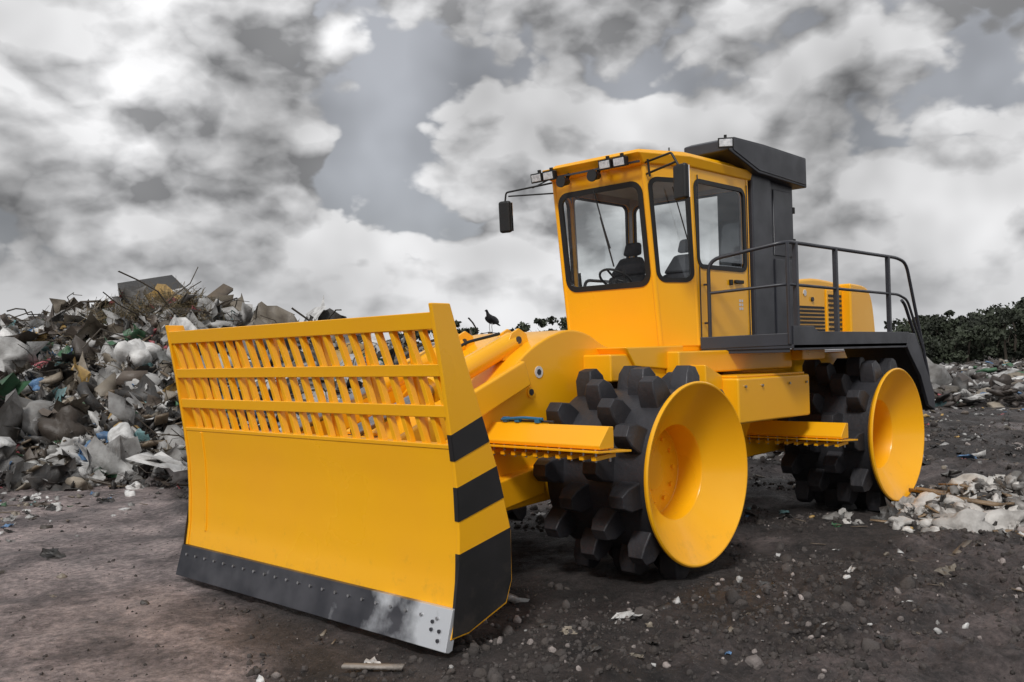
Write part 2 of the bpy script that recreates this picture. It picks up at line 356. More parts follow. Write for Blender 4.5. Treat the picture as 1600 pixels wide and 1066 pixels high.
# ------------------------------------------------------------ hood
hood=new_empty('engine_hood'); hood.parent=ROOT
prism_y('hood_body',smoothpts([(-4.0,2.86),(-4.6,2.92),(-5.2,2.90),(-5.5,2.86)],3)+[(-5.5,2.04),(-4.0,2.04)],-.78,.78,M_Y,hood,.04)
prism_y('hood_tail',smoothpts([(-5.48,2.88),(-5.9,2.86),(-6.1,2.78),(-6.22,2.55),(-6.3,2.04)],4)+[(-5.48,2.04)],-.9,.9,M_Y,hood,.03)
box('side_grille_frame',-5.42,-4.95,.775,.80,2.12,2.78,M_Y,hood,.01)
gl=[]
for i in range(9): gl.append(box('l',-5.38,-4.99,.79,.812,2.17+.064*i,2.205+.064*i,M_BK,hood,.003))
gl2=[]
for i in range(9): gl2.append(box('l',-4.9,-4.15,.775,.79,2.12+.05*i,2.15+.05*i,M_BK,hood,.003))
join(gl,'side_louvres'); join(gl2,'radiator_louvres')
cyl('hood_badge',(-4.35,.775,2.72),(-4.35,.79,2.72),.045,M_WHITE,hood,6)
cyl('hood_latch',(-4.55,.77,2.64),(-4.55,.80,2.64),.03,M_DK,hood)
cyl('exhaust_stack',(-4.5,-.3,2.85),(-4.5,-.3,3.3),.07,M_DK,hood)
# ------------------------------------------------------------ column and intake box
col=new_empty('air_intake_tower'); col.parent=ROOT
box('tower_front',-3.32,-2.86,.42,.90,2.04,4.10,M_DK,col,.02)
box('tower_rear',-3.95,-3.33,.42,.86,2.04,4.05,M_DK,col,.02)
box('tower_panel',-3.88,-3.42,.855,.88,2.15,3.1,M_DK,col,.01)
box('tower_panel_upper',-3.88,-3.42,.855,.875,3.14,3.95,M_DK,col,.01)
prism_y('intake_box',[(-2.2,4.36),(-2.2,4.24),(-2.86,4.06),(-4.08,4.02),(-4.08,4.40),(-3.0,4.42),(-2.35,4.41)],.40,.99,M_DK,col,.015)
prism_y('intake_side_cover',[(-2.25,4.35),(-2.3,4.25),(-2.88,4.09),(-4.05,4.05),(-4.05,4.375),(-3.0,4.39),(-2.4,4.385)],.985,1.0,M_DK,col,.006)
cyl('mushroom_cap',(-3.6,.7,4.40),(-3.6,.7,4.47),.05,M_BK,col)
for z in (2.5,2.9,3.3,3.7): box('tower_hinge',-3.98,-3.94,.80,.87,z,z+.08,M_BK,col,.005)
# ------------------------------------------------------------ cab
cab=new_empty('operator_cab'); cab.parent=ROOT
ZB,ZT=2.06,4.0
def panel(name,bl_,br_,tr_,tl_,win,rad,parent=cab,gasket=.04,th=.05,outn=None):
    bl_,br_,tr_,tl_=[Vector(p) for p in (bl_,br_,tr_,tl_)]
    W=((br_-bl_).length+(tr_-tl_).length)/2; H=((tl_-bl_).length+(tr_-br_).length)/2
    nrm=(br_-bl_).cross(tl_-bl_).normalized()
    def P(u,v,o=0): return (bl_*(1-u)+br_*u)*(1-v)+(tl_*(1-u)+tr_*u)*v+nrm*o
    u0,u1,v0,v1=win; K=7
    def loop(ins):
        pts=[];ru=max(.01,rad-ins)/W; rv=max(.01,rad-ins)/H; a0=u0+ins/W;a1=u1-ins/W;b0=v0+ins/H;b1=v1-ins/H
        for ci,(cx,cy,st) in enumerate(((a1-ru,b1-rv,0),(a0+ru,b1-rv,90),(a0+ru,b0+rv,180),(a1-ru,b0+rv,270))):
            for j in range(K):
                a=math.radians(st+90*j/(K-1)); pts.append((cx+ru*math.cos(a),cy+rv*math.sin(a)))
        return pts
    inner=loop(0); outer=[]
    for ci in range(4):
        for j in range(K):
            u,v=inner[ci*K+j]; mid=K//2
            if ci==0: o=(1,v) if j<mid else ((1,1) if j==mid else (u,1))
            if ci==1: o=(u,1) if j<mid else ((0,1) if j==mid else (0,v))
            if ci==2: o=(0,v) if j<mid else ((0,0) if j==mid else (u,0))
            if ci==3: o=(u,0) if j<mid else ((1,0) if j==mid else (1,v))
            outer.append(o)
    def ring(A,B,o,name,m,t,back=None):
        bm=bmesh.new(); n=len(A)
        va=[bm.verts.new(P(*p,o)) for p in A]; vb=[bm.verts.new(P(*p,o)) for p in B]
        vc=[bm.verts.new(P(*p,o-t)) for p in A]; vd=[bm.verts.new(P(*p,o-t)) for p in B]
        for i in range(n):
            k=(i+1)%n
            bm.faces.new((va[i],va[k],vb[k],vb[i])); f=bm.faces.new((vc[i],vd[i],vd[k],vc[k])); f.material_index=1 if back else 0
            bm.faces.new((vb[i],vb[k],vd[k],vd[i])); bm.faces.new((va[i],vc[i],vc[k],va[k]))
        o_=finish(name,bm,m,parent,0,True,30)
        if back: o_.data.materials.append(back)
        return o_
    ring(outer,inner,0,name,M_Y,th,M_GREY)
    ring(loop(-.016),loop(gasket),.010,name+'_gasket',M_BK,.03)
    bm=bmesh.new(); g=loop(gasket-.005); bm.faces.new([bm.verts.new(P(*p,-.004)) for p in g])
    finish(name+'_glass',bm,M_GL,parent)
FB,FT=-1.30,-1.06
A_b=(FB,.64,ZB);A_t=(FT,.64,ZT);B_b=(-1.70,.86,ZB);B_t=(-1.60,.86,ZT);C_b=(-2.82,.86,ZB);C_t=(-2.82,.86,ZT)
mir=lambda p:(p[0],-p[1],p[2])
panel('windshield_frame',mir(A_b),A_b,A_t,mir(A_t),(.055,.95,.34,.905),.13,gasket=.045)
panel('quarter_frame_left',A_b,B_b,B_t,A_t,(.07,.93,.36,.92),.10,gasket=.032)
panel('door_left',B_b,C_b,C_t,B_t,(.05,.93,.44,.93),.10,gasket=.032)
panel('quarter_frame_right',mir(B_b),mir(A_b),mir(A_t),mir(B_t),(.07,.93,.30,.92),.10,gasket=.025)
panel('side_frame_right',mir(C_b),mir(B_b),mir(B_t),mir(C_t),(.04,.96,.26,.95),.10,gasket=.025)
panel('rear_frame_wall',C_b,mir(C_b),mir(C_t),C_t,(.05,.95,.32,.94),.10,gasket=.025)
for nm,(b_,t_) in {'pillar_a_left':(A_b,A_t),'pillar_a_right':(mir(A_b),mir(A_t)),'pillar_b_left':(B_b,B_t),'pillar_b_right':(mir(B_b),mir(B_t)),'pillar_c_left':(C_b,C_t),'pillar_c_right':(mir(C_b),mir(C_t))}.items():
    cx_=Vector((-1.9,0,0)); off=(cx_-Vector((b_[0],b_[1],0))).normalized()*.028
    cyl(nm,Vector(b_)+off,Vector(t_)+off,.032,M_Y,cab,16)
pl=[(FB,-.64),(FB,.64),(-1.70,.86),(-2.82,.86),(-2.82,-.86),(-1.70,-.86)]
loft('cab_floor',[(x*1.0,y*.96,1.99) for x,y in pl],[(x,y,ZB+.03) for x,y in pl],M_Y,cab,.02)
def rp(e,f): return [(-.93+f,-.66-e),(-.93+f,.66+e),(-1.55,.89+e),(-2.88,.89+e),(-2.88,-.89-e),(-1.55,-.89-e)]
loft('roof',[(x,y,3.985) for x,y in rp(-.01,-.10)],[(x,y,4.10) for x,y in rp(.02,.02)],M_Y,cab,.02)
loft('roof_cap',[(x,y,4.10) for x,y in rp(-.03,-.06)],[(x,y,4.16) for x,y in rp(-.08,-.12)],M_Y,cab,.02)
for a,b in (((-1.73,.868,2.12),(-1.73,.868,3.92)),((-2.78,.868,2.12),(-2.78,.868,3.92)),((-1.73,.868,2.12),(-2.78,.868,2.12))):
    beam('door_seam',a,b,.010,.010,M_DK,cab,0)
box('door_handle',-2.62,-2.44,.865,.90,2.76,2.80,M_BK,cab,.008)
box('door_lock',-2.40,-2.34,.862,.885,2.74,2.80,M_BK,cab,.005)
for i in range(2):
    for j in range(3): box('door_sticker',-2.64+.05*i,-2.605+.05*i,.862,.864,2.46+.045*j,2.49+.045*j,M_WHITE,cab,0)
tube('door_grab',rounded([(-1.80,.87,2.3),(-1.80,.93,2.3),(-1.80,.93,2.72),(-1.80,.87,2.72)],.03),.012,M_DK,cab)
def lamp(p,yaw,tilt=0,s=1,par=cab):
    q=Matrix.Translation(p)@Matrix.Rotation(yaw,4,'Z')@Matrix.Rotation(tilt,4,'Y')
    def sub(name,c,sz,m,bv):
        bm=bmesh.new(); bmesh.ops.create_cube(bm,size=1)
        bmesh.ops.transform(bm,matrix=q@Matrix.Translation(c)@Matrix.Diagonal((*sz,1)),verts=bm.verts); return finish(name,bm,m,par,bv)
    join([sub('h',(0,0,0),(.07*s,.16*s,.10*s),M_BK,.012),sub('h',(.036*s,0,0),(.012*s,.165*s,.108*s),M_BK,.006),sub('l',(.04*s,0,0),(.012*s,.135*s,.078*s),M_LENS,.004),sub('b',(-.03*s,0,.06*s),(.03*s,.03*s,.06*s),M_BK,0)],'work_lamp')
for y in (-.70,-.52,.28,.47): lamp((-.89,y,4.015),0,.15,1)
lamp((-2.12,1.0,4.30),.6,.1,1.05)
for y in (-.34,.10):
    cyl('horn',(-.98,y,3.93),(-.86,y,3.92),.035,M_BK,cab,16,.06); cyl('horn_rim',(-.87,y,3.92),(-.85,y,3.92),.066,M_BK,cab,20)
    beam('horn_bracket',(-.95,y,3.93),(-1.0,y,4.02),.03,.03,M_BK,cab,0)
beam('roof_gutter',(-.955,-.66,4.00),(-.955,.66,4.00),.02,.02,M_DK,cab,0)
tube('mirror_arm_far',rounded([(-1.10,-.66,3.98),(-1.02,-1.34,3.95),(-1.02,-1.36,3.84)],.03),.011,M_BK,cab)
tube('mirror_arm_far_lower',[(-1.12,-.66,3.86),(-1.02,-1.30,3.90)],.009,M_BK,cab)
tube('mirror_arm_far_brace',[(-1.12,-1.0,3.97),(-1.10,-.66,4.04)],.008,M_BK,cab)
obox('mirror_far',(-1.02,-1.36,3.66),(.07,.16,.38),(0,.05,.25),M_BK,cab,.03)
obox('mirror_far_glass',(-1.058,-1.35,3.66),(.008,.13,.34),(0,.05,.25),M_MIR,cab,.0)
tube('mirror_arm_near',rounded([(-1.06,.66,4.0),(-.86,1.12,4.0),(-.86,1.2,3.86)],.03),.012,M_BK,cab)
tube('mirror_arm_near_lower',[(-1.08,.66,3.88),(-.87,1.16,3.90)],.012,M_BK,cab)
tube('mirror_arm_post',[(-1.05,.72,3.84),(-1.02,.72,4.02)],.012,M_BK,cab)
obox('mirror_near',(-.87,1.22,3.69),(.07,.19,.36),(0,0,-.3),M_BK,cab,.03)
obox('mirror_near_glass',(-.908,1.232,3.69),(.008,.16,.32),(0,0,-.3),M_MIR,cab,.0)
tube('wiper_arm',rounded([(-1.07,-.05,3.80),(-1.10,.05,3.4),(-1.15,.1,3.15)],.1),.008,M_BK,cab)
tube('wiper_blade',[(-1.09,.02,3.5),(-1.18,.12,2.95)],.009,M_BK,cab)
tube('wiper_arm_side',[(-1.32,.82,3.75),(-1.5,.87,3.2)],.007,M_BK,cab)
tube('cab_antenna',[(-1.9,.4,4.14),(-1.9,.4,4.32)],.008,M_BK,cab)
cyl('beacon_base',(-1.5,.3,4.15),(-1.5,.3,4.2),.04,M_BK,cab)
def make_seat(nm,loc):
    seat=new_empty(nm); seat.parent=cab; seat.location=loc
    box('seat_base',-2.2,-1.85,-.20,.20,2.0,2.42,M_BK,seat,.03)
    loft('seat_cushion',[(-2.3,-.25,2.42),(-1.75,-.25,2.45),(-1.75,.25,2.45),(-2.3,.25,2.42)],[(-2.3,-.23,2.56),(-1.77,-.23,2.58),(-1.77,.23,2.58),(-2.3,.23,2.56)],M_SEAT,seat,.04)
    loft('seat_back_lower',[(-2.36,-.25,2.5),(-2.20,-.25,2.5),(-2.20,.25,2.5),(-2.36,.25,2.5)],[(-2.46,-.26,2.92),(-2.33,-.26,2.92),(-2.33,.26,2.92),(-2.46,.26,2.92)],M_SEAT,seat,.04)
    loft('seat_back_upper',[(-2.46,-.26,2.92),(-2.335,-.26,2.92),(-2.335,.26,2.92),(-2.46,.26,2.92)],[(-2.52,-.15,3.14),(-2.42,-.15,3.14),(-2.42,.15,3.14),(-2.52,.15,3.14)],M_SEAT,seat,.04)
    loft('headrest',[(-2.53,-.12,3.16),(-2.43,-.12,3.16),(-2.43,.12,3.16),(-2.53,.12,3.16)],[(-2.56,-.10,3.32),(-2.47,-.10,3.32),(-2.47,.10,3.32),(-2.56,.10,3.32)],M_SEAT,seat,.035)
    for s in (-1,1):
        box('armrest',-2.3,-1.85,s*.30-.04,s*.30+.04,2.72,2.79,M_SEAT,seat,.02)
make_seat('operator_seat',(.38,-.30,.0)); make_seat('passenger_seat',(.30,.42,-.02))
for y in (-.62,.03): tube('joystick',[(-1.5,y,2.79),(-1.48,y,2.95)],.018,M_BK,cab)
loft('dashboard',[(-1.55,-.4,2.1),(-1.38,-.4,2.1),(-1.38,.4,2.1),(-1.55,.4,2.1)],[(-1.6,-.3,2.66),(-1.40,-.3,2.62),(-1.40,.3,2.62),(-1.6,.3,2.66)],M_SEAT,cab,.03)
bm=bmesh.new()
SW=Matrix.Translation((-1.52,-.12,2.84))@Matrix.Rotation(-.6,4,'Y')
ringv=[]
for i in range(28):
    a=2*math.pi*i/28; r_=[]
    for j in range(8):
        b=2*math.pi*j/8; r_.append(bm.verts.new(SW@Vector(((.19+.014*math.cos(b))*math.cos(a),(.19+.014*math.cos(b))*math.sin(a),.014*math.sin(b)))))
    ringv.append(r_)
for i in range(28):
    for j in range(8): bm.faces.new((ringv[i][j],ringv[(i+1)%28][j],ringv[(i+1)%28][(j+1)%8],ringv[i][(j+1)%8]))
finish('steering_wheel',bm,M_BK,cab,0,True)
for a in (0,2.1,4.2): tube('wheel_spoke',[SW@Vector((0,0,0)),SW@Vector((.19*math.cos(a),.19*math.sin(a),0))],.012,M_BK,cab)
tube('steering_column',[SW@Vector((0,0,0)),(-1.45,-.12,2.58)],.03,M_BK,cab)
box('headliner',-2.78,-1.12,-.62,.62,3.93,3.98,M_GREY,cab,.0)
# ------------------------------------------------------------ numpy noise
def hsh(ix,iy,s):
    h=np.sin(ix*127.1+iy*311.7+s*74.7)*43758.5453
    return h-np.floor(h)
def vn(x,y,s=0):
    xi=np.floor(x);yi=np.floor(y);fx=x-xi;fy=y-yi
    fx=fx*fx*(3-2*fx);fy=fy*fy*(3-2*fy)
    a=hsh(xi,yi,s);b=hsh(xi+1,yi,s);c=hsh(xi,yi+1,s);d=hsh(xi+1,yi+1,s)
    return (a*(1-fx)+b*fx)*(1-fy)+(c*(1-fx)+d*fx)*fy
def fbm(x,y,o=4,s=0):
    t=0;a=1;n=0
    for i in range(o):
        t=t+a*(vn(x*2**i+17.3*i,y*2**i-9.1*i,s+i)-.5); n+=a; a*=.55
    return t/n
def ss(a,b,x):
    t=np.clip((x-a)/(b-a),0,1); return t*t*(3-2*t)
def pathdist(u,d): return np.abs((u+3.6+.42*(d-7.5))/1.4)
def ground_h(x,y):
    u,d=to_ud(x,y)
    path=ss(-1.15,-.6,-pathdist(u,d))*ss(4,6,d)*ss(19,15,d)
    r=np.sqrt(u*u+d*d)
    rough=fbm(x*.55,y*.55,4,1)*.28+fbm(x*2.3,y*2.3,4,5)*.22+np.abs(fbm(x*7,y*7,3,9))*.16
    tr=np.abs(np.sin((x*.3+y)*4.2+fbm(x*.8,y*.8,3,3)*4))*.03
    near=np.exp(-(np.maximum(0,np.abs(x+1.2)-4.6)**2+np.maximum(0,np.abs(y)-2.0)**2)/.6)
    h=rough*(1-.7*near)*(1-.75*path)+tr*(1-.5*path)
    h=h-.04
    far=ss(40,120,r); h=h*(1-far)+far*(fbm(x*.02,y*.02,3,4)*.8)
    right=ss(6,14,u)*ss(22,50,d)*ss(100,60,d); h=h+right*(.35*np.abs(fbm(x*.15,y*.15,3,8))*3)
    return h
UP=np.array([-40,-22,-15,-12,-9.5,-8,-6.8,-5,-2,-.4,1.3,4,7,10,14])
HP=np.array([2.8,3.0,2.95,3.1,3.6,3.6,3.0,2.65,2.1,2.25,2.0,1.4,.6,.1,0])-.25
def pile_h(u,d):
    crest=np.interp(u,UP,HP); crest=crest+fbm(u*.5,d*.5,3,21)*.45
    foot=16.6+fbm(u*.35,u*0+2.,3,30)*2.2+np.clip(u+6,0,20)*.12
    t=np.clip((d-foot)/(24.5-foot),0,1); prof=1-(1-t)**1.7
    back=ss(36,26,d)
    return crest*prof*back+fbm(u*1.2,d*1.2,4,22)*.45*np.clip(t*6,0,1)*back-.05
def mesh_np(name,V,F,mats,colors=None,smooth=False,parent=None):
    me=bpy.data.meshes.new(name); n=len(V); k=F.shape[1]
    me.vertices.add(n); me.vertices.foreach_set('co',V.astype(np.float32).ravel())
    me.loops.add(F.size); me.loops.foreach_set('vertex_index',F.astype(np.int32).ravel())
    me.polygons.add(len(F)); me.polygons.foreach_set('loop_start',(np.arange(len(F))*k).astype(np.int32))
    try: me.polygons.foreach_set('loop_total',np.full(len(F),k,np.int32))
    except Exception: pass
    me.update(calc_edges=True)
    if smooth: me.polygons.foreach_set('use_smooth',np.ones(len(F),bool))
    if colors is not None:
        at=me.color_attributes.new('col','FLOAT_COLOR','POINT'); at.data.foreach_set('color',np.c_[colors,np.ones(n)].astype(np.float32).ravel())
    me.validate()
    for m in mats: me.materials.append(m)
    ob=bpy.data.objects.new(name,me); scene.collection.objects.link(ob)
    if parent: ob.parent=parent
    return ob
def attr_mat(name,rough,bump=.3,bs=30,dirt=.4,spec=.5):
    m=bpy.data.materials.new(name); m.use_nodes=True; nt=m.node_tree; b=nt.nodes['Principled BSDF']
    a=nd(nt,'ShaderNodeAttribute'); a.attribute_name='col'; src=a.outputs['Color']
    tc=nd(nt,'ShaderNodeNewGeometry')
    if dirt>0:
        n=nd(nt,'ShaderNodeTexNoise'); n.inputs['Scale'].default_value=6; n.inputs['Detail'].default_value=4; nt.links.new(tc.outputs['Position'],n.inputs['Vector'])
        mr=nd(nt,'ShaderNodeMapRange'); mr.inputs['From Min'].default_value=.42; mr.inputs['From Max'].default_value=.72; mr.inputs['To Max'].default_value=dirt*1.6
        nt.links.new(n.outputs['Fac'],mr.inputs['Value'])
        mx=nd(nt,'ShaderNodeMix',data_type='RGBA'); nt.links.new(mr.outputs['Result'],mx.inputs['Factor']); nt.links.new(src,mx.inputs['A']); mx.inputs['B'].default_value=(.07,.055,.045,1)
        src=mx.outputs['Result']
    nt.links.new(src,b.inputs['Base Color']); b.inputs['Roughness'].default_value=rough; b.inputs['Specular IOR Level'].default_value=spec
    if bump:
        n2=nd(nt,'ShaderNodeTexNoise'); n2.inputs['Scale'].default_value=bs; n2.inputs['Detail'].default_value=3; nt.links.new(tc.outputs['Position'],n2.inputs['Vector'])
        bp=nd(nt,'ShaderNodeBump'); bp.inputs['Strength'].default_value=bump; bp.inputs['Distance'].default_value=.03
        nt.links.new(n2.outputs['Fac'],bp.inputs['Height']); nt.links.new(bp.outputs['Normal'],b.inputs['Normal'])
    return m
# ------------------------------------------------------------ ground
def ground_mat():
    m=bpy.data.materials.new('dirt_ground'); m.use_nodes=True; nt=m.node_tree; b=nt.nodes['Principled BSDF']
    g=nd(nt,'ShaderNodeNewGeometry')
    def noise(s,d=8,r=.6,dist=0):
        n=nd(nt,'ShaderNodeTexNoise'); n.inputs['Scale'].default_value=s; n.inputs['Detail'].default_value=d; n.inputs['Roughness'].default_value=r; n.inputs['Distortion'].default_value=dist
        nt.links.new(g.outputs['Position'],n.inputs['Vector']); return n.outputs['Fac']
    a=nd(nt,'ShaderNodeAttribute'); a.attribute_name='col'
    def ramp(f,p0,p1,c0,c1):
        r=nd(nt,'ShaderNodeValToRGB'); r.color_ramp.elements[0].position=p0; r.color_ramp.elements[1].position=p1; r.color_ramp.elements[0].color=(*c0,1); r.color_ramp.elements[1].color=(*c1,1); nt.links.new(f,r.inputs['Fac']); return r.outputs['Color']
    c1=ramp(noise(1.1,6,.65,.3),.40,.62,(.55,.55,.56),(1.6,1.57,1.56))
    c2=ramp(noise(14,6,.75),.35,.7,(.38,.38,.38),(1.85,1.8,1.77))
    m1=nd(nt,'ShaderNodeMix',data_type='RGBA',blend_type='MULTIPLY'); m1.inputs['Factor'].default_value=1; nt.links.new(a.outputs['Color'],m1.inputs['A']); nt.links.new(c1,m1.inputs['B'])
    m2=nd(nt,'ShaderNodeMix',data_type='RGBA',blend_type='MULTIPLY'); m2.inputs['Factor'].default_value=.9; nt.links.new(m1.outputs['Result'],m2.inputs['A']); nt.links.new(c2,m2.inputs['B'])
    c3=ramp(noise(55,2,.6),.62,.70,(0,0,0),(1,1,1))
    m3=nd(nt,'ShaderNodeMix',data_type='RGBA'); sc=nd(nt,'ShaderNodeMath',operation='MULTIPLY'); sc.inputs[1].default_value=.5; nt.links.new(c3,sc.inputs[0]); nt.links.new(sc.outputs[0],m3.inputs['Factor']); nt.links.new(m2.outputs['Result'],m3.inputs['A']); m3.inputs['B'].default_value=(.25,.23,.22,1)
    nt.links.new(m3.outputs['Result'],b.inputs['Base Color'])
    rr=nd(nt,'ShaderNodeMapRange'); rr.inputs['From Min'].default_value=.3; rr.inputs['From Max'].default_value=.65; rr.inputs['To Min'].default_value=.38; rr.inputs['To Max'].default_value=.95; nt.links.new(noise(.9,3),rr.inputs['Value']); nt.links.new(rr.outputs['Result'],b.inputs['Roughness'])
    bp=nd(nt,'ShaderNodeBump'); bp.inputs['Strength'].default_value=1; bp.inputs['Distance'].default_value=.13; nt.links.new(noise(9,7,.8),bp.inputs['Height']); nt.links.new(bp.outputs['Normal'],b.inputs['Normal'])
    return m
N=680; s=np.linspace(-1,1,N); c=np.sign(s)*(14*np.abs(s)+1500*np.abs(s)**6)
GX,GY=np.meshgrid(c+1.5,c+1.5,indexing='ij'); GZ=ground_h(GX,GY)
V=np.c_[GX.ravel(),GY.ravel(),GZ.ravel()]
idx=np.arange(N*N).reshape(N,N); F=np.c_[idx[:-1,:-1].ravel(),idx[1:,:-1].ravel(),idx[1:,1:].ravel(),idx[:-1,1:].ravel()]
u,d=to_ud(V[:,0],V[:,1])
pathm=ss(-1.15,-.75,-pathdist(u,d)+fbm(u*1.2,d*1.2,3,40)*.5)*ss(19,15,d)
base=np.array([.050,.042,.040]); pc=np.array([.31,.262,.258])
gcol=base[None]*(1-pathm[:,None])+pc[None]*pathm[:,None]
lr=ss(.05,.20,fbm(V[:,0]*.45,V[:,1]*.45,3,50)+.12*ss(2,5,u)*ss(9,6,d))*(1-pathm)
gcol=gcol*(1-lr[:,None]*.75)+np.array([.155,.130,.127])[None]*lr[:,None]*.75
mesh_np('ground',V,F,[ground_mat()],gcol,True)
# ------------------------------------------------------------ bulk pieces
def ico(sub):
    bm=bmesh.new(); bmesh.ops.create_icosphere(bm,subdivisions=sub,radius=1); v=np.array([x.co[:] for x in bm.verts]); f=np.array([[y.index for y in x.verts] for x in bm.faces]); bm.free(); return v,f
I2,I3=ico(2),ico(3)
def crumple(src,amp,flat,seed):
    r=np.random.default_rng(seed); v,f=src; v=v.copy()
    dirs=r.normal(size=(14,3)); dirs/=np.linalg.norm(dirs,axis=1)[:,None]; amps=r.uniform(-1,1,14)
    k=1+amp*(np.cos(v@dirs.T*5)*amps).sum(1)/3+r.normal(size=len(v))*amp*.22
    v=v*k[:,None]; v[:,2]*=flat; v[:,1]*=r.uniform(.6,1); return v,f
def sheetp(n,seed,amp=.22):
    r=np.random.default_rng(seed); g=np.linspace(-1,1,n); X,Y=np.meshgrid(g,g,indexing='ij')
    Z=fbm(X*2+seed,Y*2,3,seed)*amp*4+r.normal(size=X.shape)*.05; X=X+r.normal(size=X.shape)*.14; Y=Y*.7+r.normal(size=X.shape)*.14
    v=np.c_[X.ravel(),Y.ravel(),Z.ravel()]; i=np.arange(n*n).reshape(n,n); a,b,c2,d2=i[:-1,:-1].ravel(),i[1:,:-1].ravel(),i[1:,1:].ravel(),i[:-1,1:].ravel()
    return v,np.r_[np.c_[a,b,c2],np.c_[a,c2,d2]]
def tubep(seed,n=7,r=.03,bend=.3,seg=5,taper=.5):
    rr=np.random.default_rng(seed); t=np.linspace(-1,1,n); cx=np.cumsum(rr.normal(size=n))*bend*.2; cz=np.cumsum(rr.normal(size=n))*bend*.2
    vs=[]
    for i in range(n):
        for j in range(seg):
            a=2*math.pi*j/seg; q=r*(1-taper*i/(n-1)); vs.append((t[i],cx[i]+q*math.cos(a),cz[i]+q*math.sin(a)))
    f=[]
    for i in range(n-1):
        for j in range(seg):
            a=i*seg+j;b=i*seg+(j+1)%seg; f+=[(a,b,b+seg),(a,b+seg,a+seg)]
    return np.array(vs),np.array(f)
def boxp(sx,sy,sz,seed=0,j=.06):
    r=np.random.default_rng(seed); v=np.array([(x,y,z) for x in(-sx,sx) for y in(-sy,sy) for z in(-sz,sz)])+r.normal(size=(8,3))*j*min(sx,sy)
    f=np.array([(0,1,3),(0,3,2),(4,6,7),(4,7,5),(0,4,5),(0,5,1),(2,3,7),(2,7,6),(0,2,6),(0,6,4),(1,5,7),(1,7,3)]); return v,f
def torusp(R=1,r=.2,n=28,k=10):
    vs=[((R+r*math.cos(b))*math.cos(a),(R+r*math.cos(b))*math.sin(a),1.4*r*math.sin(b)) for a in np.linspace(0,2*math.pi,n,endpoint=False) for b in np.linspace(0,2*math.pi,k,endpoint=False)]
    f=[]
    for i in range(n):
        for j in range(k):
            a=i*k+j;b=i*k+(j+1)%k;c2=((i+1)%n)*k+(j+1)%k;d2=((i+1)%n)*k+j; f+=[(a,b,c2),(a,c2,d2)]
    return np.array(vs),np.array(f)
def bottlep(seg=8):
    prof=[(-1,0.01),(-1,.3),(.4,.3),(.7,.12),(1,.12),(1,.01)]; vs=[];f=[]
    for x,r in prof:
        for j in range(seg): a=2*math.pi*j/seg; vs.append((x,r*math.cos(a),r*math.sin(a)))
    for i in range(len(prof)-1):
        for j in range(seg): a=i*seg+j;b=i*seg+(j+1)%seg; f+=[(a,b,b+seg),(a,b+seg,a+seg)]
    return np.array(vs),np.array(f)
BAGS=[crumple(I2,.5,.5,i) for i in range(12)]; BIG=[crumple(I3,.36,.6,30+i) for i in range(8)]
SHT=[sheetp(7,i) for i in range(12)]; STK=[tubep(i,8,.016,.5) for i in range(10)]; PLK=[boxp(1,.12,.03,i) for i in range(4)]; CRT=[boxp(1,.7,.4,i,.3) for i in range(5)]
ROCK=[crumple(I2,.22,.75,60+i) for i in range(8)]; TY=[torusp()]; BOT=[bottlep()]
class Bulk:
    def __init__(s): s.V=[];s.F=[];s.C=[];s.n=0
    def add(s,proto,pos,scale,rot,col,jit=.1):
        v,f=proto; ax,ay,az=rot
        R_=np.array((Matrix.Rotation(az,3,'Z')@Matrix.Rotation(ay,3,'Y')@Matrix.Rotation(ax,3,'X')))
        w=(v*scale)@R_.T+np.array(pos); s.V.append(w); s.F.append(f+s.n); s.n+=len(v)
        cc=np.tile(np.array(col),(len(v),1))*(1+rng.normal(size=(len(v),1))*jit); s.C.append(np.clip(cc,0.004,.9))
    def make(s,name,m,smooth=False,parent=None): return mesh_np(name,np.concatenate(s.V),np.concatenate(s.F),[m],np.concatenate(s.C),smooth,parent)
def pick():
    r=rng.random()
    if r<.32: v=rng.uniform(.34,.72); return (v,v*.99,v*.97)
    if r<.48: v=rng.uniform(.14,.32); return (v*1.02,v,v*.97)
    if r<.62: v=rng.uniform(.08,.32); return (v,v*.86,v*.68)
    if r<.82: v=rng.uniform(.012,.05); return (v,v*.96,v*.93)
    if r<.90: v=rng.uniform(.04,.12); return (v*1.2,v*.97,v*.8)
    if r<.925: return (.10,.20,.36)
    if r<.955: return (.05,.14,.07)
    if r<.97: return (.42,.10,.12)
    if r<.985: return (.42,.27,.09)
    return (.14,.26,.27)
def nrm_rot(big=.6): return (rng.normal()*big,rng.normal()*big,rng.uniform(0,6.28))
M_G=attr_mat('rubbish',.5,.35,35,.32); 
PILE=new_empty('garbage_pile')
uu=np.linspace(-34,13,240); dd=np.linspace(14.5,37,130); U,D=np.meshgrid(uu,dd,indexing='ij'); X,Y=ud(U,D); PH=pile_h(U,D); Z=np.where(PH<.12,-.25,PH-.08)
idx=np.arange(U.size).reshape(U.shape); F=np.c_[idx[:-1,:-1].ravel(),idx[1:,:-1].ravel(),idx[1:,1:].ravel(),idx[:-1,1:].ravel()]
bc=np.tile(np.array([.05,.042,.036]),(U.size,1))
mesh_np('pile_earth',np.c_[X.ravel(),Y.ravel(),Z.ravel()],F,[attr_mat('pile_soil',.9,.8,12,.5)],bc,True,PILE)
B=Bulk()
def pz(u,d):
    x,y=ud(u,d); return x,y,max(float(pile_h(np.float64(u),np.float64(d))),float(ground_h(np.float64(x),np.float64(y))))
